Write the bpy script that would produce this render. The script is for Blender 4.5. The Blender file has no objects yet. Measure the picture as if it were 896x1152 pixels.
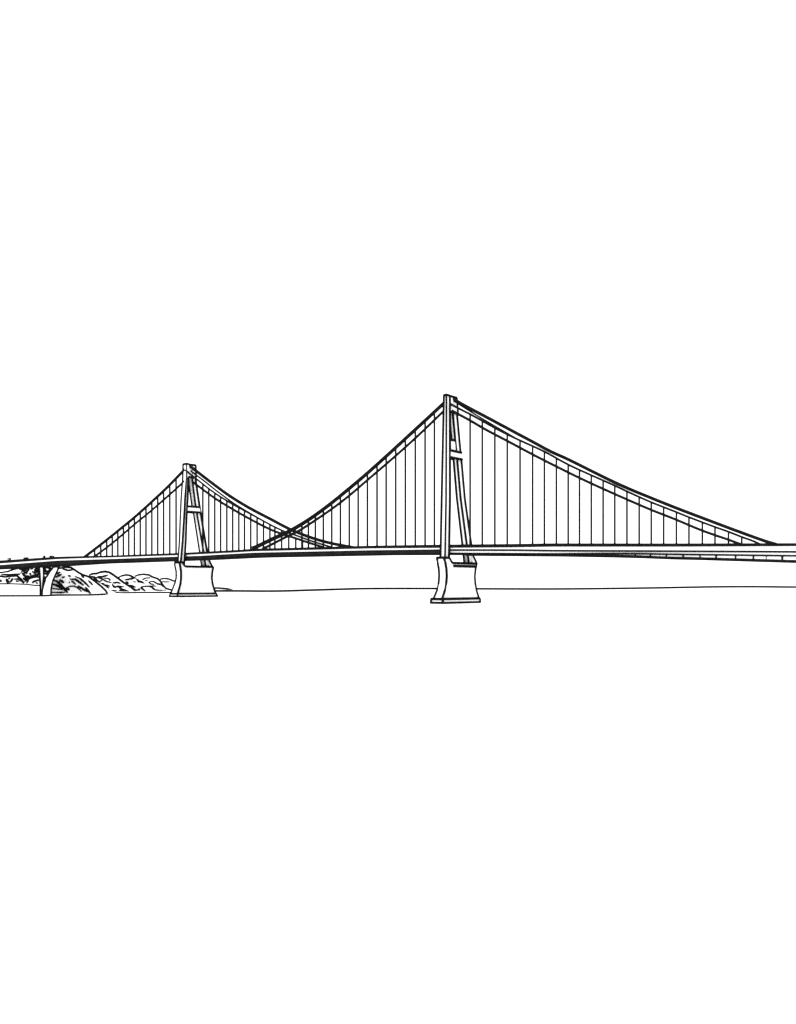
import bpy, math, random
from mathutils import Vector
from mathutils.bvhtree import BVHTree

random.seed(7)
SC = bpy.context.scene
COL = SC.collection

# ------------------------------------------------------------------ survey of the place
# level camera 14 m above the water; F is the focal length in picture units (picture 896 wide)
F, EYE, HOR, CX = 900.0, 14.0, 658.5, 448.0


def at(px, py, Y):
    """point seen at (px, py), Y metres away"""
    return Vector(((px - CX) / F * Y, Y, EYE + (HOR - py) / F * Y))


def on_level(px, py, z=0.0):
    """point seen at (px, py) on the horizontal plane at height z"""
    return at(px, py, (EYE - z) * F / (py - HOR))


def reach(P, d, px):
    """how far to go from P along d until it is seen at px"""
    k = (px - CX) / F
    return (k * P.y - P.x) / (d.x - k * d.y)


def lerp_table(t, x):
    if x <= t[0][0]:
        a, b = t[0], t[1]
    elif x >= t[-1][0]:
        a, b = t[-2], t[-1]
    else:
        for a, b in zip(t, t[1:]):
            if a[0] <= x <= b[0]:
                break
    return a[1] + (b[1] - a[1]) * (x - a[0]) / (b[0] - a[0])


# plan of the deck: distance of its near edge, interpolated smoothly (gentle S curve)
PLAN = [(0, 1 / 1150), (97, 1 / 1062), (205, 1 / 948), (350, 1 / 742), (500, 1 / 612), (700, 1 / 533), (896, 1 / 480)]


def depth(px):
    t = PLAN
    n = len(t)
    sl = [(t[i + 1][1] - t[i][1]) / (t[i + 1][0] - t[i][0]) for i in range(n - 1)]
    m = [sl[0]] + [(sl[i] + sl[i - 1]) / 2 for i in range(1, n - 1)] + [sl[-1]]
    if px <= t[0][0]:
        return 1 / max(1e-4, t[0][1] + m[0] * (px - t[0][0]))
    if px >= t[-1][0]:
        return 1 / (t[-1][1] + m[-1] * (px - t[-1][0]))
    for i in range(n - 1):
        if t[i][0] <= px <= t[i + 1][0]:
            h = t[i + 1][0] - t[i][0]
            s = (px - t[i][0]) / h
            a = (2 * s**3 - 3 * s**2 + 1) * t[i][1] + (s**3 - 2 * s**2 + s) * h * m[i]
            b = (-2 * s**3 + 3 * s**2) * t[i + 1][1] + (s**3 - s**2) * h * m[i + 1]
            return 1 / (a + b)


def edge(px, py):
    return at(px, py, depth(px))


def frame(px):
    """unit vectors along the deck (towards the far end) and across it (away from the camera)"""
    a, b = edge(px + 1, HOR), edge(px - 1, HOR)
    u = (b - a).normalized()
    return u, Vector((u.y, -u.x, 0.0))


DECK_W = 21.0
RAIL_TOP = [(-300, 642), (0, 630.6), (65, 626.3), (110, 625.3), (130, 624.9), (200, 622.2), (225, 621), (270, 618.6), (285, 617.4), (420, 613.9), (500, 612.7), (580, 612), (620, 611.3), (760, 611.4), (896, 611.1), (1300, 611.0)]
RAIL_BOT = [(-300, 645), (0, 633.7), (65, 628.8), (110, 627.2), (130, 626.8), (200, 624.4), (225, 623.3), (270, 621), (285, 620), (420, 616.7), (500, 616.1), (580, 615.6), (620, 614.8), (760, 614.8), (896, 614.2), (1300, 614)]
DARK_TOP = [(-300, 647), (0, 636), (65, 631), (130, 629), (200, 626.5), (225, 625.6), (270, 623.0), (285, 622.1), (420, 619.3), (508, 618.2)]
DARK_BOT = [(-300, 651), (0, 639.8), (65, 636.5), (110, 633.5), (130, 632.9), (200, 630.4), (225, 629.5), (270, 627.2), (285, 626.7), (420, 624), (508, 623.5)]
L1 = [(505, 618.8), (580, 618.9), (620, 619.5), (760, 620.1), (896, 620.8), (1300, 622.5)]
L2 = [(505, 622.6), (620, 623.2), (680, 622.8), (720, 622.9), (750, 623.5), (780, 623.9), (896, 625.3), (1300, 630)]
L3 = [(505, 623.3), (620, 624.0), (680, 625.0), (720, 626.1), (750, 627.3), (780, 627.9), (896, 631.4), (1300, 646)]


# ------------------------------------------------------------------ materials
def material(name, c0, c1, scale, rough=0.9, spec=0.0):
    m = bpy.data.materials.new(name)
    m.use_nodes = True
    nt = m.node_tree
    b = nt.nodes["Principled BSDF"]
    geo = nt.nodes.new("ShaderNodeNewGeometry")
    nz = nt.nodes.new("ShaderNodeTexNoise")
    nz.inputs["Scale"].default_value = scale
    nz.inputs["Detail"].default_value = 5
    rp = nt.nodes.new("ShaderNodeValToRGB")
    rp.color_ramp.elements[0].position = 0.3
    rp.color_ramp.elements[1].position = 0.7
    rp.color_ramp.elements[0].color = (*c0, 1)
    rp.color_ramp.elements[1].color = (*c1, 1)
    nt.links.new(geo.outputs["Position"], nz.inputs["Vector"])
    nt.links.new(nz.outputs["Fac"], rp.inputs["Fac"])
    nt.links.new(rp.outputs["Color"], b.inputs["Base Color"])
    b.inputs["Roughness"].default_value = rough
    b.inputs["Specular IOR Level"].default_value = spec
    return m


M_STEEL = material("white_painted_steel", (0.90, 0.90, 0.90), (0.92, 0.92, 0.92), 0.08)
M_CONC = material("white_concrete", (0.90, 0.90, 0.895), (0.92, 0.92, 0.92), 0.12)
M_ROCK = material("white_rock", (0.90, 0.90, 0.895), (0.93, 0.93, 0.93), 0.05)
M_SAND = material("white_shore", (0.90, 0.90, 0.90), (0.92, 0.92, 0.92), 0.02)
M_WATER = material("pale_water", (0.905, 0.905, 0.905), (0.92, 0.92, 0.92), 0.01)
M_INK = material("black_line", (0.004, 0.004, 0.0042), (0.009, 0.0088, 0.009), 0.15)
M_WEB = material("dark_grey_steel", (0.009, 0.009, 0.009), (0.018, 0.018, 0.018), 0.1)
M_DARK = material("black_steel", (0.005, 0.005, 0.005), (0.012, 0.0115, 0.0115), 0.1)


# ------------------------------------------------------------------ mesh building
class MB:
    def __init__(self):
        self.v, self.f, self.m = [], [], []

    def loft(self, rings, mat=0, caps=True, closed=True):
        b = len(self.v)
        k = len(rings[0])
        for r in rings:
            self.v += [Vector(p) for p in r]
        for i in range(len(rings) - 1):
            for j in range(k if closed else k - 1):
                a = b + i * k + j
                c = b + i * k + (j + 1) % k
                self.f.append((a, c, c + k, a + k))
                self.m.append(mat)
        if caps:
            self.f.append(tuple(b + j for j in range(k))[::-1])
            self.f.append(tuple(b + (len(rings) - 1) * k + j for j in range(k)))
            self.m += [mat, mat]

    def tube(self, pts, r, mat=1, n=8, taper=0.0):
        pts = [Vector(p) for p in pts]
        q = [pts[0]]
        for p in pts[1:]:
            if (p - q[-1]).length > 1e-4:
                q.append(p)
        if len(q) < 2:
            return
        rings = []
        for i, p in enumerate(q):
            t = (q[min(i + 1, len(q) - 1)] - q[max(i - 1, 0)]).normalized()
            a = Vector((0, 0, 1)) if abs(t.z) < 0.9 else Vector((1, 0, 0))
            s = t.cross(a).normalized()
            w = t.cross(s)
            rr = r(p, i / (len(q) - 1)) if callable(r) else r
            if taper:
                e = min(i, len(q) - 1 - i) / max(1, (len(q) - 1) / 2)
                rr *= (1 - taper) + taper * min(1, e * 1.6)
            rings.append([p + (s * math.cos(2 * math.pi * j / n) + w * math.sin(2 * math.pi * j / n)) * rr for j in range(n)])
        self.loft(rings, mat)

    def prism_ink(self, rings, r, mat=0, ring_ids=None, edges=None):
        """solid lofted through rings with its edges drawn as dark beading"""
        self.loft(rings, mat)
        k = len(rings[0])
        for j in range(k) if edges is None else edges:
            self.tube([g[j] for g in rings], r)
        for i in ring_ids if ring_ids is not None else (0, len(rings) - 1):
            g = rings[i]
            for j in range(k):
                self.tube([g[j], g[(j + 1) % k]], r)

    def build(self, name, mats, parent=None, smooth=False, base=None):
        root = parent
        while root is not None and root.parent is not None:
            root = root.parent
        o0 = Vector(root.location) if root is not None else (base or Vector((0, 0, 0)))
        me = bpy.data.meshes.new(name)
        me.from_pydata([tuple(p - o0) for p in self.v], [], self.f)
        for m in mats:
            me.materials.append(m)
        me.polygons.foreach_set("material_index", self.m)
        if smooth:
            me.polygons.foreach_set("use_smooth", [True] * len(self.f))
        me.update()
        o = bpy.data.objects.new(name, me)
        COL.objects.link(o)
        if parent is not None:
            o.parent = parent
        else:
            o.location = o0
        return o


def empty(name, loc, parent=None):
    o = bpy.data.objects.new(name, None)
    o.empty_display_size = 2
    COL.objects.link(o)
    if parent is not None:
        o.parent = parent
    else:
        o.location = loc
    return o


def tag(o, label, cat, group=None):
    o["label"] = label
    o["category"] = cat
    if group:
        o["group"] = group
    return o


def px_r(Y, w):
    """radius in metres of a line w picture units wide, Y metres away"""
    return 0.5 * (w + 0.5) * Y / F


# ------------------------------------------------------------------ the bridge
BASE = at(516, HOR, 630)
BASE.z = 0
bridge = tag(empty("suspension_bridge", BASE), "white suspension bridge with black cables and hangers on two leaning A-frame towers, crossing the water", "bridge")


def levels(M0, u, v, rows, push=None):
    """rows of (py, pxL, pxM, pxR) -> rings of four corners L, M, R, back; M slides across the deck"""
    rings = []
    for i, (py, l, m, r) in enumerate(rows):
        P = M0 - u * (push[i] if push else 0)
        P = P + v * reach(P, v, m)
        P.z = EYE + (HOR - py) / F * P.y
        a = reach(P, u, l)
        b = reach(P, v, r)
        rings.append([P + u * a, P, P + v * b, P + u * a + v * b])
    return rings


def interp(rows, py):
    return tuple([py] + [lerp_table(sorted((r[0], r[k]) for r in rows), py) for k in (1, 2, 3)])


def make_tower(px, near, far, beams, cap, lw, fade=False):
    u, v = frame(px)
    M0 = edge(px, HOR)
    r = px_r(M0.y, lw)
    n_r = levels(M0, u, v, near)
    f_r = levels(M0, u, v, far)
    mb = MB()
    # head of the tower: beam between the two legs, sitting inside their tops

    def beam(mb, y0, y1, un, out, to_outer, inked):
        """beam from the near leg to the far leg, between picture heights y0 (top) and y1 at the near leg"""
        rg = []
        for py in (y1, y0):
            A = levels(M0, u, v, [interp(near, py)])[0]
            B = levels(M0, u, v, [interp(far, py)])[0]
            p0 = A[2] - u * out
            w = (B[2 if to_outer else 1] - A[2]).dot(v) + 0.3
            q = [p0 + u * (un + 2 * out), p0, p0 + v * w, p0 + v * w + u * (un + 2 * out)]
            for c in q:
                c.z = A[1].z
            rg.append(q)
        mb.loft(rg)
        b, t = rg
        for e in inked:
            mb.tube({"top": [t[1], t[2]], "bottom": [b[1], b[2]], "end": [b[2], t[2]], "back": [t[0], t[3]], "back_bottom": [b[0], b[3]]}[e], r * 0.95)

    A = levels(M0, u, v, [interp(near, cap[1])])[0]
    ua = (A[0] - A[1]).length
    beam(mb, cap[0], cap[1], ua, 1.0, True, ("top", "bottom", "end", "back", "back_bottom"))
    head = mb.build("tower", [M_STEEL, M_INK], bridge)
    for rg in (n_r, f_r):
        mb = MB()
        if fade and rg is n_r:          # the inner arris runs out where the head joins the leg
            mb.prism_ink(rg, r, edges=(0, 3))
            mb.tube([g[1] for g in rg], lambda p, t: r if t < 0.7 else r * 0.55)
            mb.tube([g[2] for g in rg[:-1]], r)
        else:
            mb.prism_ink(rg, r, edges=())
            for j, k in enumerate((1.0, 0.75, 1.15, 0.4) if rg is n_r else (1.0, 0.9, 1.1, 0.6)):
                mb.tube([g[j] for g in rg], r * k)
        mb.build("leg", [M_STEEL, M_INK], head)
    for (y0, y1, out) in beams:
        mb = MB()
        beam(mb, y0, y1, ua * 0.8, out, out > 0.3, ("top", "bottom", "back", "back_bottom"))
        mb.build("crossbeam", [M_STEEL, M_INK], head)
    return M0, u, v


def make_pier(px, body, plinth, horn, horn2, push, ledge, lw):
    u, v = frame(px)
    M0 = edge(px, HOR)
    r = px_r(M0.y, lw)
    mb = MB()
    rings = levels(M0, u, v, body, push)
    mb.prism_ink(rings, r, ring_ids=())
    hr = levels(M0, u, v, horn, [push[-1]] * len(horn))
    mb.prism_ink(hr, r, ring_ids=(len(hr) - 1,))
    mb.tube([hr[0][2], rings[-1][2]], r)
    mb.tube([hr[0][3], rings[-1][3]], r)
    if horn2:
        rg = []
        for (py, m, rr) in horn2:
            P = M0 - u * push[-1]
            P = P + v * reach(P, v, m)
            z = EYE + (HOR - py) / F * (M0.y + 22)
            b = reach(P, v, rr)
            a = (rings[-1][0] - rings[-1][1]).length
            q = [P + u * a, P.copy(), P + v * b, P + v * b + u * a]
            for c in q:
                c.z = z
            rg.append(q)
        mb.prism_ink(rg, r, ring_ids=(), edges=(2,))
    if ledge:
        P0, P1 = rings[-1][1], rings[-1][2]
        d = Vector((0, 0, -ledge))
        mb.tube([P0 + (P1 - P0) * 0.24 + d - u * 0.1, P0 + (P1 - P0) * 0.94 + d - u * 0.1], r * 1.1)
    o = mb.build("pier", [M_CONC, M_INK], bridge)
    mb = MB()
    rg = levels(M0, u, v, plinth, [push[0] + 1.2] * len(plinth))
    for c in rg[0]:
        c.z = r * 0.7
    mb.prism_ink(rg, r * (1.05 if M0.y < 800 else 0.85))
    mb.build("plinth", [M_CONC, M_INK], o)


# near tower
NEAR_NEAR = [(629, 495.9, 500.8, 505.0), (622, 496.1, 501.0, 505.2), (560, 497.3, 502.1, 506.2), (443.9, 499.8, 502.5, 506.2)]
NEAR_FAR = [(634, 522.9, 527.8, 532.8), (612, 520.5, 525.3, 530.2), (560, 514.4, 518.4, 522.9), (520, 510.9, 514.9, 519.4), (493, 508.2, 512.2, 516.7), (465, 505.7, 509.7, 514.2), (450, 504.4, 508.4, 513.0)]
make_tower(506, NEAR_NEAR, NEAR_FAR, [(493.5, 505.5, 0.2), (506.2, 513.8, 1.2)], (444.6, 462.6), 2.5)
make_pier(506,
          [(674, 487.6, 497.6, 539.4), (672.5, 488.6, 498.1, 538.6), (668, 490.6, 499.5, 537.2), (664, 492.1, 500.8, 536.1), (656, 493.8, 502.3, 534.8), (648, 494.5, 502.9, 534.2), (640, 494.0, 502.5, 535.1), (633.0, 492.8, 501.3, 536.5)],
          [(680.5, 485.3, 498.4, 540.3), (674.0, 485.5, 498.4, 539.9)],
          [(632.9, 492.8, 501.3, 509.0), (630, 492.2, 500.5, 507.2), (627.3, 491.8, 499.4, 505.8)],
          [(634.0, 532.6, 536.6), (631.0, 532.2, 535.3), (625.5, 531.6, 532.4)],
          [3.2, 3.0, 2.6, 2.2, 1.8, 1.6, 1.5, 1.5], 2.3, 2.4)
# far tower
FAR_NEAR = [(636, 200.3, 203.1, 207.3), (632, 200.6, 203.5, 207.5), (610, 202.2, 205.5, 209.0), (578, 203.4, 207.5, 210.2), (560, 204.2, 208.4, 211.3), (536.6, 206.0, 209.8, 211.8), (521.6, 206.3, 209.8, 211.8)]
FAR_FAR = [(637, 227.2, 231.5, 236.0), (620, 224.8, 229.0, 232.9), (580, 218.6, 222.0, 226.3), (568, 216.2, 220.0, 224.4), (545, 213.0, 217.0, 221.0), (536, 212.2, 216.2, 219.9), (527, 211.4, 215.4, 219.7)]
make_tower(210, FAR_NEAR, FAR_FAR, [(569.4, 575.4, 1.2)], (522.2, 536.4), 2.1, True)
make_pier(210,
          [(668, 192.2, 199.8, 242.6), (666.4, 193.2, 200.3, 242.2), (661, 195.2, 202.0, 240.4), (656, 197.2, 203.2, 239.2), (650, 198.6, 203.7, 238.4), (643, 198.6, 203.7, 239.0), (637.2, 197.4, 202.8, 240.1)],
          [(673, 190.9, 199.7, 244.8), (668.0, 191.8, 199.9, 243.4)],
          [(637.1, 197.4, 202.8, 208.6), (634.5, 196.9, 202.3, 206.5), (632.6, 197.0, 201.9, 205.6)],
          [(637.4, 235.6, 239.0), (634.5, 235.2, 237.4), (630.5, 234.6, 235.4)],
          [4.0, 3.6, 3.0, 2.4, 2.0, 1.8, 1.8], 0, 2.2)

# deck: swept through stations along the plan curve
STEP = 6


def sweep(mb, p0, p1, top, bot, v0, v1, mat=0):
    rings = []
    n = max(1, int(abs(p1 - p0) / STEP))
    for i in range(n + 1):
        px = p0 + (p1 - p0) * i / n
        u, v = frame(px)
        a = edge(px, lerp_table(top, px))
        b = edge(px, lerp_table(bot, px))
        rings.append([b + v * v0, a + v * v0, a + v * v1, b + v * v1])
    mb.loft(rings, mat)


def band(t, d):
    return [(x, y + d) for x, y in t]


LEFT_END, RIGHT_END, MID = -260, 1250, 506
mb = MB()
sweep(mb, LEFT_END, MID, band(RAIL_BOT, -0.3), band(DARK_TOP, 0.2), 0.0, DECK_W)
deck = mb.build("deck", [M_STEEL, M_INK], bridge)
mb = MB()
sweep(mb, MID, RIGHT_END, band(RAIL_BOT, -0.3), L1, 0.0, DECK_W)
mb.build("deck", [M_STEEL, M_INK], bridge)
for v0, v1 in ((-0.5, 0.25), (DECK_W - 0.25, DECK_W + 0.5)):
    mb = MB()
    sweep(mb, LEFT_END, RIGHT_END, band(RAIL_TOP, -0.1), band(RAIL_BOT, 0.2), v0, v1)
    mb.build("railing", [M_DARK], bridge)
mb = MB()
sweep(mb, LEFT_END, MID, DARK_TOP, DARK_BOT, -0.25, DECK_W + 0.25)
web = mb.build("girder", [M_WEB], bridge)
for t, a, b in ((DARK_TOP, -0.3, 1.0), (DARK_BOT, -1.0, 0.25)):
    for v0, v1 in ((-0.5, 0.4), (DECK_W - 0.4, DECK_W + 0.5)):
        mb = MB()
        sweep(mb, LEFT_END, MID, band(t, a), band(t, b), v0, v1)
        mb.build("flange", [M_DARK], web)
mb = MB()
sweep(mb, MID, RIGHT_END, L1, L2, 0.3, DECK_W - 0.3)
girder = mb.build("girder", [M_STEEL], bridge)
mb = MB()
sweep(mb, MID, RIGHT_END, L2, L3, 0.3, DECK_W - 0.3)
haunch = mb.build("haunch", [M_STEEL], bridge)
for t, w, par in ((L1, 1.8, girder), (L2, 1.7, girder), (L3, 2.3, haunch)):
    for v0, v1 in ((-0.25, 0.6), (DECK_W - 0.6, DECK_W + 0.25)):
        mb = MB()
        sweep(mb, MID, RIGHT_END, band(t, -w / 2 - 0.2), band(t, w / 2 + 0.2), v0, v1)
        mb.build("flange", [M_DARK], par)
for px, w in ((715, 2.0), (732, 1.8), (750, 1.8), (769, 2.2), (788, 1.7), (806, 2.1), (828, 1.8), (848, 1.9), (862.5, 0.8), (880.5, 2.4), (905, 1.9), (931, 1.9), (958, 1.9)):
    mb = MB()
    rings = []
    for q in (px - w / 2, px + w / 2):
        u, v = frame(q)
        a, b = edge(q, lerp_table(L2, q)), edge(q, lerp_table(L3, q))
        rings.append([b - v * 0.1, a - v * 0.1, a + v * 0.8, b + v * 0.8])
    mb.loft(rings)
    mb.build("stiffener", [M_DARK], haunch)

# cables: picture survey of each run, resolved in its own (leaning) cable plane
TOWERS = {"near": (506, 444.0, 3.5), "far": (210, 521.5, 4.0)}


def smooth(pts, n=4):
    out = []
    for i in range(len(pts) - 1):
        p0, p1, p2, p3 = pts[max(i - 1, 0)], pts[i], pts[i + 1], pts[min(i + 2, len(pts) - 1)]
        for k in range(n):
            t = k / n
            m1 = [(p2[j] - p0[j]) / (p2[0] - p0[0]) * (p2[0] - p1[0]) for j in (0, 1)]
            m2 = [(p3[j] - p1[j]) / (p3[0] - p1[0]) * (p2[0] - p1[0]) for j in (0, 1)]
            h = (2 * t**3 - 3 * t**2 + 1, t**3 - 2 * t**2 + t, -2 * t**3 + 3 * t**2, t**3 - t**2)
            out.append(tuple(h[0] * p1[j] + h[1] * m1[j] + h[2] * p2[j] + h[3] * m2[j] for j in (0, 1)))
    out.append(pts[-1])
    return out


def far_side(px, py, tower):
    tpx, ttop, wtop = TOWERS[tower]
    fr = (py - ttop) / (lerp_table(RAIL_TOP, px) - ttop)
    w = wtop + (DECK_W - wtop) * min(1, max(0, fr))
    lo, hi = px - 80, px + 5
    for _ in range(40):
        mid = (lo + hi) / 2
        P = edge(mid, HOR) + frame(mid)[1] * w
        if P.x / P.y * F + CX < px:
            lo = mid
        else:
            hi = mid
    return at(px, py, P.y)


def cable(name, pts, width, tower, far=False, strands=((0, 1.0),)):
    pts = smooth(sorted(pts))
    width += 0.25
    mb = MB()
    for dy, ww in strands:
        P = [far_side(x, y + dy, tower) if far else edge(x, y + dy) for x, y in pts]
        mb.tube(P, lambda p, t, ww=ww: px_r(p.y, width * ww), 0, n=10)
    return mb.build(name, [M_DARK], bridge, smooth=True)


R_TOP = [(507, 447.2), (512.7, 450.2), (520, 454.6), (545, 467.8), (570, 481.2), (600, 497.2), (620, 507.9), (640, 517.0), (679.4, 536.6), (706, 549.0), (734, 560.6), (760, 571.0), (774, 576.4), (810, 590.0), (834.7, 599.2), (860, 608.3), (874, 612.5)]
R_MID = [(504, 452.8), (507.6, 454.8), (520, 461.3), (530.4, 466.6), (557, 481.4), (570, 488.2), (585, 495.3), (613, 508.2), (639.5, 522.6), (665.3, 534.5), (691.9, 546.3), (706, 553.0), (733, 565), (760, 575.6), (775.3, 581.8), (804.6, 592.8), (819.3, 598.0), (834.7, 604.0), (848, 608.8), (856, 612.5)]
R_LOW = [(509, 462.2), (515, 465.4), (529, 472.9), (542.4, 480.8), (557.1, 488.8), (571, 496), (599.1, 511), (625.5, 524.4), (652, 537.5), (678.6, 549.8), (706, 562), (732.5, 573.4), (760, 584.2), (775.3, 590.7), (790.7, 597), (804.6, 602), (820, 607.2), (835, 612.8)]
L_TOP = [(503, 450.4), (498.9, 454.2), (450, 499.3), (413.4, 532.4), (380, 560.4), (364.4, 572.6), (347.2, 584.8), (326.9, 597), (308, 605.8), (289.4, 614.8), (284, 617)]
L_LOW = [(503, 459.0), (498.2, 463.5), (470, 490.6), (445.3, 512.8), (413.4, 540.2), (394.5, 556.4), (380, 567.8), (364.4, 578.9), (347.2, 590.4), (336, 597.4), (322, 604.2), (302, 614.4), (296, 617)]
FR_TOP = [(212, 523.0), (219.4, 528.6), (238.9, 543.6), (258.4, 557.8), (280.3, 571.2), (303.8, 583.6), (325.6, 595.0), (342.5, 602.0), (358, 607.3), (373.8, 611.4), (392.5, 615.0), (398, 616)]
FR_MID = [(209, 529), (215.7, 534.6), (222.9, 540.2), (234.5, 549.4), (242.5, 555.2), (251.4, 561), (262, 567.4), (289.7, 582.4), (306.9, 591.7), (319.4, 597.6), (333.4, 602.4), (350, 608.4), (364, 612.8), (378, 617)]
FR_LOW = [(217, 542.2), (221, 545.2), (242, 560.6), (261.6, 572.7), (281.9, 584.2), (303.8, 595.4), (317.8, 600.8), (330.3, 604.8), (350, 611.4), (362, 615.2), (366, 617)]
FL_TOP = [(208, 528.2), (205.2, 530.8), (189.1, 547.4), (170.4, 564.9), (151.6, 581.8), (138.2, 592.8), (120.1, 607.4), (106.1, 618.3), (95.4, 626.4)]
FL_LOW = [(208, 541.2), (204.5, 544.2), (192.5, 555.0), (170.4, 574.4), (151.6, 589.7), (127.5, 610.2), (112.1, 621.9), (105, 626.8)]

R_FAR_LOW = [(507, 447.8), (512.5, 452.0), (528, 462.0), (556, 478.6), (571, 487.2), (585, 495.2)] + [p for p in R_MID if p[0] > 600]
FR_FAR_LOW = [(212, 527.6), (219.3, 533.2), (231.8, 542.6), (242.5, 551.2), (255, 560.4), (265.7, 567.9), (289.7, 582.2)] + [p for p in FR_MID if p[0] > 300]
near_right = cable("main_cable", R_MID, 1.95, "near")
cable("lower_cable", R_LOW, 2.5, "near")
cable("main_cable", R_TOP, 3.3, "near", far=True)
cable("lower_cable", R_FAR_LOW, 1.1, "near", far=True)
near_left = cable("main_cable", L_TOP, 1.9, "near", strands=((-1.2, 1.0), (1.2, 1.0)))
cable("lower_cable", L_LOW, 2.4, "near")
far_right = cable("main_cable", FR_MID, 1.5, "far")
cable("lower_cable", FR_LOW, 2.2, "far")
cable("main_cable", FR_TOP, 3.0, "far", far=True)
cable("lower_cable", FR_FAR_LOW, 1.3, "far", far=True)
far_left = cable("main_cable", FL_TOP, 2.6, "far")
cable("lower_cable", FL_LOW, 1.9, "far")

# hangers: one steel rod, copied to every station
mb = MB()
mb.tube([(0, 0, 0), (0, 0, 1)], 1.0, 0, n=8)
me = bpy.data.meshes.new("hanger")
me.from_pydata([tuple(p) for p in mb.v], [], mb.f)
me.materials.append(M_DARK)
hanger0 = None


def hang(px, parent, curve, width):
    global hanger0
    pts = sorted(curve)
    top = edge(px, lerp_table(pts, px))
    foot = edge(px, lerp_table(RAIL_TOP, px) + 0.8)
    if hanger0 is None:
        h = hanger0 = bpy.data.objects.new("hanger", me)
    else:
        h = hanger0.copy()
    r = px_r(top.y, width)
    h.location = foot - BASE
    h.scale = (r, r, top.z - foot.z)
    h.parent = parent
    COL.objects.link(h)


for x in (529.2, 542.9, 557, 571, 585.4, 599.5, 612.8, 626.3, 639.6, 652.3, 665.6, 678.9, 692, 705.7, 719.5, 733.1, 747, 761.4, 775.5, 790.6, 804.8, 820, 834.9):
    hang(x, near_right, R_MID, 1.75)
for x in (489, 478.5, 467.5, 456.3, 445.4, 434.7, 424.4, 413.6, 403.2, 393.2, 383.2, 373.4, 364, 355, 347.2, 339.8):
    hang(x, near_left, L_TOP, 1.75)
for x in (228.3, 235, 241.7, 248.3, 255.3, 261.9, 268.8, 275.2, 282.2, 289.4, 296.6, 303.8, 309.4, 317, 325, 332.9, 340.6):
    hang(x, far_right, FR_LOW if x > 320 else FR_MID, 1.65)
for x in (106.5, 113.4, 120.1, 126.4, 132.6, 138.9, 144.9, 151.3, 157.9, 164.3, 170.9, 177.5, 184.1, 191.1, 198.2):
    hang(x, far_left, FL_TOP, 1.65)

# approach pier standing on the left shore: upright column behind, curved column in front
ap = empty("approach_pier", BASE, bridge)
DP = 1092.0
mb = MB()
rg = []
for py, l, r_ in ((672.0, 47.0, 57.4), (664, 47.6, 57.5), (658, 49.0, 58.3), (653, 50.8, 59.7), (648.6, 52.8, 61.5), (643, 56.0, 64.2), (637.6, 60.4, 66.4)):
    a, b = at(l, py, DP), at(r_, py, DP)
    rg.append([a, b, b + Vector((-3.2, 7, 0)), a + Vector((-3.2, 7, 0))])
mb.prism_ink(rg, px_r(DP, 1.7))
mb.build("column", [M_CONC, M_INK], ap)
mb = MB()
rg = []
for py, l, r_ in ((670.8, 45.6, 47.2), (656, 45.4, 48.4), (648, 45.0, 49.2), (637.6, 44.2, 48.9)):
    a, b = at(l, py, DP + 14), at(r_, py, DP + 14)
    rg.append([a, b, b + Vector((-2.8, 6, 0)), a + Vector((-2.8, 6, 0))])
mb.prism_ink(rg, px_r(DP, 1.7))
mb.build("column", [M_CONC, M_INK], ap)


# ------------------------------------------------------------------ vehicles crossing the bridge
def vehicle(kind, x0, x1, top, label, cab_front, group):
    xm = (x0 + x1) / 2
    u, v = frame(xm)
    P = edge(xm, lerp_table(RAIL_BOT, xm) - 0.3) + v * 4.0
    P.z = edge(xm, lerp_table(RAIL_BOT, xm) - 0.3).z
    root = tag(empty(kind, P), label, "truck" if kind == "truck" else kind, group)
    u = Vector((u.x, u.y, 0))
    Lm = (x1 - x0) / F * P.y / abs(u.x) * 0.96
    H = (HOR - top) / F * P.y + EYE - P.z
    W = 2.5

    def box(mb, s0, s1, z0, z1, w0, w1, bev=0.12, mat=0):
        def ring(s, d):
            return [P + u * s + v * (w0 + d) + Vector((0, 0, z0)), P + u * s + v * (w1 - d) + Vector((0, 0, z0)),
                    P + u * s + v * (w1 - d) + Vector((0, 0, z1 - d)), P + u * s + v * (w1 - 2 * d) + Vector((0, 0, z1)),
                    P + u * s + v * (w0 + 2 * d) + Vector((0, 0, z1)), P + u * s + v * (w0 + d) + Vector((0, 0, z1 - d))]
        mb.loft([ring(s0, bev), ring(s0 + (s1 - s0) * 0.04, 0), ring(s1 - (s1 - s0) * 0.04, 0), ring(s1, bev)], mat)

    h = Lm / 2
    s = 1 if cab_front else -1
    mb = MB()
    box(mb, -h, h, 0.5, H * 0.45, 0, W)
    mb.build("body", [M_DARK], root)
    if kind == "truck":
        mb = MB()
        box(mb, *sorted((-h * s, h * 0.35 * s)), H * 0.45, H, 0, W)
        mb.build("cargo_box", [M_DARK], root)
    mb = MB()
    c0, c1 = (0.5, 1.0) if kind == "truck" else (-1.0, 0.8)
    box(mb, *sorted((h * c0 * s, h * c1 * s)), H * 0.45, H * (0.96 if kind == "truck" else 1.0), 0, W, 0.2)
    cb = mb.build("cab", [M_DARK], root)
    mb = MB()
    wm = (c0 + c1) / 2
    wl = (c1 - c0) * 0.3
    box(mb, *sorted((h * (wm - wl) * s, h * (wm + wl) * s)), H * 0.7, H - 1.4, -0.03, W + 0.03)
    mb.build("window", [M_STEEL], cb)
    for sx in (-0.62, 0.62):
        for vy in (0.05, W - 0.4):
            mb = MB()
            c = P + u * (h * sx) + Vector((0, 0, 0.5))
            mb.tube([c + v * vy, c + v * (vy + 0.35)], 0.5, 0, n=14)
            mb.build("wheel", [M_DARK], root)


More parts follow.
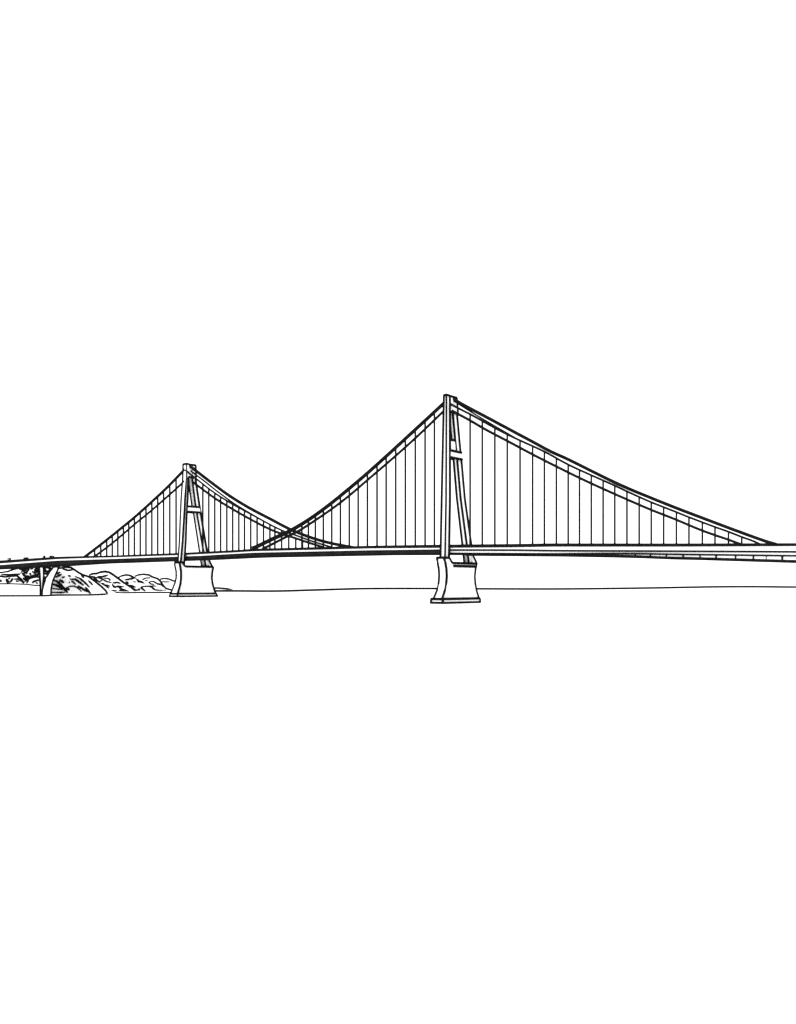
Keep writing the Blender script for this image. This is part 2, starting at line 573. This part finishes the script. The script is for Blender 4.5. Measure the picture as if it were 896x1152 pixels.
VG = "vehicles on the bridge deck"
vehicle("van", 4.4, 8.6, 627.6, "tiny dark van on the deck, farthest out towards the left edge of the picture", True, VG)
vehicle("truck", 22.2, 28.6, 626.9, "tiny dark truck on the deck above the pale slab rock left of the approach pier", True, VG)
vehicle("car", 44.4, 47.2, 624.9, "shortest of the dark vehicles, small and boxy, right above the upright approach column", True, VG)
vehicle("truck", 51.8, 57.6, 624.9, "tiny dark truck on the deck over the curved approach column", False, VG)

# ------------------------------------------------------------------ water, shores
def structure(o):
    o["kind"] = "structure"
    return o


mb = MB()
R = 60000
mb.v = [Vector((-R, -R, 0)), Vector((R, -R, 0)), Vector((R, R, 0)), Vector((-R, R, 0))]
mb.f = [(0, 1, 2, 3)]
mb.m = [0]
structure(mb.build("water", [M_WATER]))

# left shore: low flat foreland with a dark waterline
FOOT = [(-420, 671.6), (0, 671.2), (48, 671.1), (62, 670.4), (100, 670.1), (117, 669.5), (121, 668.4), (127, 667.7), (160, 667.5), (205, 667.2)]
fp = [on_level(x, y, 0.2) for x, y in FOOT]
mb = MB()
top = [p + Vector((0, 0.4, 0.35)) for p in fp]
back = [Vector((p.x * 1.5, 2100 + 0.2 * abs(p.x), 0.6)) for p in fp]
low = [p + Vector((0, 0, -1.5)) for p in fp]
mb.loft([low, fp, top, back], 0, caps=False, closed=False)
mb.tube([p + Vector((0, -0.5, 0.5)) for p in fp], lambda p, t: px_r(p.y, 2.3))
mb.tube([on_level(x, 667.55, 0.2) + Vector((0, -0.5, 0.9)) for x in (116, 122, 128, 134)], px_r(1390, 2.3))
structure(mb.build("shore", [M_SAND, M_INK]))

# raised bank behind the approach pier
BANK = [(-420, 656.0), (-100, 656.9), (0, 657.3), (14, 657.3), (30, 658.0), (38, 659.0), (46, 659.5), (60, 660.2), (72, 663.0)]
bp = [at(x, y, 1235) for x, y in BANK]
mb = MB()
mb.loft([[Vector((p.x, 1180, 0.5)) for p in bp], [p - Vector((0, 6, 1.0)) for p in bp], bp, [p + Vector((0, 260, 1.0)) for p in bp], [Vector((p.x, 1580, 0.3)) for p in bp]], 0, caps=False, closed=False)
mb.tube(bp, px_r(1235, 2.1))
structure(mb.build("bank", [M_SAND, M_INK]))

# far shore beyond the bridge: low land whose foot is a dark tide line
FAR = [(190, 666.1), (263, 666.0), (310, 666.2), (350, 665.1), (380, 664.2), (410, 663.4), (490, 663.3), (540, 663.6), (620, 663.8), (680, 663.3), (740, 662.5), (800, 661.4), (850, 661.2), (896, 661.6), (1100, 661.6), (1300, 661.3)]
sp = smooth(FAR, 3)
fp = [on_level(x, y) for x, y in sp]


def hump(k):
    return 6 + 5 * math.sin(k * 0.7) + 3 * math.sin(k * 1.9 + 1)


mb = MB()
mb.loft([[p + Vector((0, 0, -1)) for p in fp],
         [p * 1.004 + Vector((0, 0, 2.0)) for p in fp],
         [p * 1.08 + Vector((0, 0, 8 + hump(i) * 0.5)) for i, p in enumerate(fp)],
         [p * 1.35 + Vector((0, 0, 12 + hump(i))) for i, p in enumerate(fp)],
         [p * 1.9 + Vector((0, 0, -1)) for p in fp]], 0, caps=False, closed=False)
mb.tube([p + Vector((0, -1, px_r(p.y, 1.5))) for p in fp], lambda p, t: px_r(p.y, 2.4 - 0.5 * t))
structure(mb.build("far_shore", [M_SAND, M_INK], smooth=True))


# ------------------------------------------------------------------ rocks
def rock(label, ridge, foot, Yf, Yr, Yb, cracks, scale=(0, 0, 1), lw=3.0, group="rocks along the left shore", name="rock", cw=2.2):
    rid = []
    for (a, b) in zip(ridge, ridge[1:]):
        n = max(1, int(abs(b[0] - a[0]) / 0.8))
        for k in range(n):
            rid.append((a[0] + (b[0] - a[0]) * k / n, a[1] + (b[1] - a[1]) * k / n))
    rid.append(ridge[-1])
    rp = [at(x, y, Yr) for x, y in rid]
    zf = at(0, foot, Yf).z
    T = [0, 0.1, 0.22, 0.36, 0.5, 0.64, 0.78, 0.9, 1.0]
    rows = [[Vector((p.x, Yf, zf - 1.5)) for p in rp]]
    rnd = random.Random(label)
    for t in T[:-1]:
        row = []
        for i, p in enumerate(rp):
            y = Yf + (Yr - Yf) * t + (rnd.random() - 0.5) * (Yr - Yf) * 0.05
            z = min(p.z, zf) + max(0.0, p.z - zf) * math.sin(t * math.pi / 2) ** 0.9
            row.append(Vector((p.x, y, z)))
        rows.append(row)
    rows.append(rp)
    for t in (0.35, 0.7, 1.0):
        rows.append([Vector((p.x, Yr + (Yb - Yr) * t, zf - 1.5 + (p.z - zf + 1.5) * math.cos(t * math.pi / 2))) for p in rp])
    mb = MB()
    mb.loft(rows, 0, caps=False, closed=False)
    bvh = BVHTree.FromPolygons([tuple(p) for p in mb.v], mb.f)
    mb.tube([p + Vector((0, -px_r(p.y, lw), 0.2 * px_r(p.y, lw))) for p in rp], lambda p, t: px_r(p.y, lw))
    ox, oy, s = scale
    eye = Vector((0, 0, EYE))
    for c in cracks:
        w = cw
        if isinstance(c[0], (int, float)):
            w, c = c[0], c[1:]
        pts = [(ox + x / s, oy + y / s) for x, y in c]
        dense = []
        for a, b in zip(pts, pts[1:]):
            n = max(2, int(math.hypot(b[0] - a[0], b[1] - a[1]) / 0.7))
            dense += [(a[0] + (b[0] - a[0]) * k / n, a[1] + (b[1] - a[1]) * k / n) for k in range(n)]
        dense.append(pts[-1])
        run = []
        for x, y in dense:
            d = (at(x, y, 1000) - eye).normalized()
            h = bvh.ray_cast(eye, d)[0]
            if h is not None:
                run.append(h)
        if len(run) > 1:
            w += 0.6
            mb.tube(run, lambda p, t, w=w: px_r(p.y, w), 1, n=6, taper=0.35)
    base = Vector((sum(p.x for p in rp) / len(rp), Yf, zf))
    o = mb.build(name, [M_ROCK, M_INK], base=base)
    return tag(o, label, "rock", group)


rock("largest pale boulder hill with long diagonal cracks, right of the curved approach column",
     [(56, 670), (57.5, 652), (60, 644), (66.7, 640.3), (71.4, 639.8), (75.3, 639.0), (80.8, 639.5), (84.3, 641.7), (89.4, 645.2), (94, 647.6), (100.3, 649.6), (106.6, 654.2), (114.4, 660.5), (119.6, 665.6), (121, 669.0)],
     669.6, 1118, 1165, 1230,
     [[(205, 132), (280, 155), (340, 142)], [(120, 205), (170, 175)], [(105, 250), (185, 205)], [2.0, (190, 255), (230, 245)], [2.0, (275, 225), (315, 240)], [(155, 285), (215, 330)],
      [(65, 290), (120, 310), (180, 370), (270, 475)], [(45, 345), (110, 365), (160, 395), (210, 420)], [1.1, (45, 410), (120, 420), (200, 430)], [1.3, (45, 468), (230, 468)],
      [2.6, (240, 415), (300, 430)], [1.3, (240, 410), (300, 382), (360, 378), (410, 395), (470, 455)], [(300, 278), (380, 280), (450, 330), (500, 370)], [1.4, (325, 300), (390, 355)],
      [1.9, (380, 240), (450, 270), (520, 330), (585, 395)], [(425, 375), (500, 430), (580, 470)], [1.9, (525, 395), (600, 485)], [1.9, (570, 300), (630, 365)], [(460, 200), (500, 260)], [(465, 195), (520, 200)], [2, (288, 325), (305, 325)]],
     (55, 630, 12.8))
rock("rounded pale rock with many fine cracks, just right of the largest boulder hill",
     [(97, 667), (100.7, 648.6), (104.4, 646.4), (110, 646), (114.1, 644.4), (118.8, 643.7), (123.5, 644.6), (127.5, 647), (133.5, 651.4), (139.6, 656.1), (145.6, 660.1), (151.4, 663.8), (157, 667)],
     667.2, 1405, 1440, 1470,
     [[(165, 205), (230, 215), (280, 240)], [1.4, (280, 215), (360, 240), (450, 290), (530, 310)], [(300, 205), (380, 210), (470, 180)], [1.2, (400, 235), (470, 235), (510, 260), (490, 280)], [1.2, (320, 290), (380, 270)], [2, (330, 330), (410, 325)],
      [(370, 345), (440, 355), (500, 365)], [1.8, (410, 400), (490, 395)], [2, (550, 315), (620, 305), (680, 320)], [2, (540, 335), (580, 385), (640, 370), (740, 380)], [2, (640, 375), (700, 420), (790, 440)], [1.3, (450, 440), (620, 440)], [2, (650, 440), (820, 450)],
      [2.2, (230, 220), (300, 290), (350, 340)]],
     (90, 635, 14.93), lw=3.0)
rock("small pale rounded rock between the finely cracked rock and the long ridge rock",
     [(130, 667), (133.5, 651.2), (138.2, 648.7), (142.9, 647.7), (147, 648.4), (150.7, 650.4), (154, 652.5), (157.4, 654.8), (163, 660), (168, 667)],
     667.0, 1425, 1475, 1500,
     [[(0, 265), (100, 250), (150, 232)], [1.8, (-110, 280), (-60, 310), (75, 320)], [(0, 310), (80, 375)], [(90, 350), (190, 390)], [2.1, (110, 400), (170, 440), (250, 430), (245, 405)], [1.1, (20, 290), (70, 300)], [1.2, (140, 290), (200, 305)]],
     (140, 635, 14.93))
rock("long pale ridge rock with looping cracks, next left of the far tower pier",
     [(150, 667), (152, 649.6), (156.7, 647.7), (162, 647), (168.1, 647.7), (172.1, 650), (177.5, 651.7), (180.2, 653.8), (184, 659.5), (187, 662.8), (193, 664.6), (198, 667)],
     667.0, 1440, 1490, 1540,
     [[1.4, (300, 260), (350, 235), (430, 225)], [1.8, (410, 310), (440, 290), (490, 290), (540, 325), (610, 340), (660, 380), (700, 412)], [1.8, (275, 385), (320, 370), (430, 370), (470, 395), (510, 430), (560, 438), (700, 438)], [1.7, (275, 385), (310, 420), (350, 445)],
      [2.8, (230, 290), (310, 300)], [1.8, (200, 245), (250, 290), (340, 320)], [1.1, (340, 275), (390, 275)], [1.4, (420, 315), (450, 335), (500, 335)], [1.2, (440, 365), (530, 365)], [1.1, (620, 360), (690, 395)], [1.0, (240, 245), (252, 245)]],
     (140, 635, 14.93), lw=2.9)
rock("low pale rock partly hidden behind the left side of the far tower pier",
     [(177, 667), (180.2, 652.6), (186.2, 651.6), (190.9, 652.4), (195.6, 654.4), (199, 654.8), (206, 660), (209, 667)],
     667.0, 1500, 1560, 1610, [[1.5, (600, 295), (680, 298), (760, 295)], [1.5, (640, 438), (790, 440), (860, 440)]], (140, 635, 14.93), lw=2.7)
rock("low dark-edged spit of flat rock at the right foot of the far tower pier",
     [(228, 666), (236, 662.6), (246, 662.5), (255, 663.2), (260, 664.2), (263.5, 666)],
     666.0, 1690, 1720, 1760, [], lw=3.0)
SB = (0, 618, 12.8)
rock("pale sloping slab rock on the bank under the left end of the deck",
     [(-60, 658), (-40, 648), (-8, 644.0), (2, 645.2), (9, 644), (16, 641.6), (26, 639), (34, 638), (40, 640), (44, 657)],
     657.0, 1290, 1330, 1390,
     [[2.6, (-40, 300), (0, 345), (60, 340), (110, 330)], [2.4, (20, 372), (60, 366), (150, 372), (260, 362), (310, 355)], [2.8, (-20, 318), (40, 322), (100, 310), (150, 290)], [1.8, (100, 335), (200, 300), (330, 272)], [1.5, (280, 290), (330, 300)], [2.0, (300, 300), (370, 280)]],
     SB, lw=2.7)
rock("dark streaked round boulder on the bank just left of the upright approach column",
     [(23.5, 657), (24, 646.5), (26.8, 642.2), (31, 638.8), (37, 637.9), (42.2, 638.8), (44, 645), (44.8, 657)],
     657.8, 1262, 1282, 1310,
     [[2.2, (320, 345), (380, 405), (400, 440), (380, 470)], [2.4, (430, 392), (490, 380), (550, 360)], [2.0, (480, 345), (530, 322)], [2.2, (340, 350), (380, 330), (420, 300)], [1.8, (440, 290), (480, 275)], [2.0, (500, 290), (520, 330)], [1.8, (350, 390), (420, 385)],
      [1.6, (430, 340), (445, 370)], [2.4, (330, 330), (395, 275), (440, 268)], [1.6, (375, 350), (400, 345)], [2.4, (520, 262), (545, 300), (552, 380)], [2.0, (410, 400), (450, 410)], [1.8, (335, 415), (370, 442)], [1.8, (500, 395), (545, 372)], [2.2, (500, 250), (530, 285), (520, 310)], [2.0, (395, 300), (430, 285)], [1.8, (460, 330), (480, 320)]],
     SB, lw=2.6, cw=2.0)
rock("low flat row of pale stones on the bank edge at the left border",
     [(-40, 657), (-20, 650.5), (1.5, 649.0), (7, 649.7), (14, 648.9), (20, 648.5), (24, 651.6), (27.4, 656.4), (28.2, 658)],
     657.2, 1242, 1258, 1275,
     [[2.6, (95, 430), (110, 465), (130, 485)], [1.8, (140, 480), (165, 455), (180, 420)], [2.0, (200, 430), (260, 432), (330, 480)], [1.4, (250, 400), (300, 445), (340, 490)], [1.6, (120, 425), (150, 420)], [1.5, (230, 455), (270, 470)], [1.8, (0, 440), (20, 470)]],
     SB, lw=2.4)
rock("small pale stones on the bank in front of the dark streaked round boulder",
     [(26.5, 658.5), (29, 655.5), (31.2, 653), (35, 650.8), (42, 649.3), (45, 649.6), (45.6, 659.5)],
     658.6, 1244, 1256, 1270,
     [[2.4, (390, 490), (410, 440), (450, 422)], [2.2, (470, 490), (480, 468), (520, 455), (560, 440)], [1.8, (520, 495), (540, 482)], [1.8, (370, 440), (400, 460)]],
     SB, lw=2.4)

rock("narrow streaked rock seen between the two approach columns",
     [(46.2, 658), (46.8, 642), (49, 639.6), (53, 638.8), (58, 640), (61, 646), (63, 658)],
     658.6, 1262, 1280, 1305,
     [[2.6, (630, 250), (645, 290), (655, 330)], [2.2, (655, 300), (690, 335), (720, 290)], [1.8, (640, 345), (680, 360)], [2.0, (640, 395), (665, 420)], [2.4, (660, 255), (700, 265)], [1.8, (640, 430), (655, 470)]],
     SB, lw=2.4)

# ------------------------------------------------------------------ daylight: bright overcast
world = bpy.data.worlds.new("World")
SC.world = world
world.use_nodes = True
nt = world.node_tree
bg = nt.nodes["Background"]
sky = nt.nodes.new("ShaderNodeTexSky")
sky.sky_type = "NISHITA"
sky.sun_disc = False
sky.sun_elevation = math.radians(42)
sky.sun_rotation = math.radians(200)
dim = nt.nodes.new("ShaderNodeVectorMath")
dim.operation = "SCALE"
dim.inputs["Scale"].default_value = 0.1
mix = nt.nodes.new("ShaderNodeMix")
mix.data_type = "RGBA"
mix.inputs["Factor"].default_value = 0.96          # a white cloud sheet lets 4 % of the clear sky through
mix.inputs["B"].default_value = (1, 1, 1, 1)
nt.links.new(sky.outputs["Color"], dim.inputs[0])
nt.links.new(dim.outputs["Vector"], mix.inputs["A"])
nt.links.new(mix.outputs["Result"], bg.inputs["Color"])
bg.inputs["Strength"].default_value = 1.7
sun = bpy.data.lights.new("sun", "SUN")
sun.energy = 1.0
sun.angle = math.radians(15)
sun.color = (1, 0.98, 0.95)
so = bpy.data.objects.new("sun", sun)
COL.objects.link(so)
so.rotation_euler = (math.radians(48), 0, math.radians(-20))
so.location = (0, -100, 400)

# ------------------------------------------------------------------ camera
cam = bpy.data.cameras.new("camera")
co = bpy.data.objects.new("camera", cam)
COL.objects.link(co)
co.location = (0, 0, EYE)
co.rotation_euler = (math.radians(90), 0, 0)
cam.sensor_fit = "HORIZONTAL"
cam.sensor_width = 36
cam.lens = 36 * F / 896
cam.shift_y = (HOR - 576) / 896
cam.clip_start = 0.5
cam.clip_end = 150000
SC.camera = co

SC.render.engine = "CYCLES"
SC.cycles.use_denoising = False
SC.view_settings.view_transform = "Standard"
SC.view_settings.look = "None"
SC.view_settings.exposure = 0
SC.view_settings.gamma = 1
SC.view_settings.use_curve_mapping = False
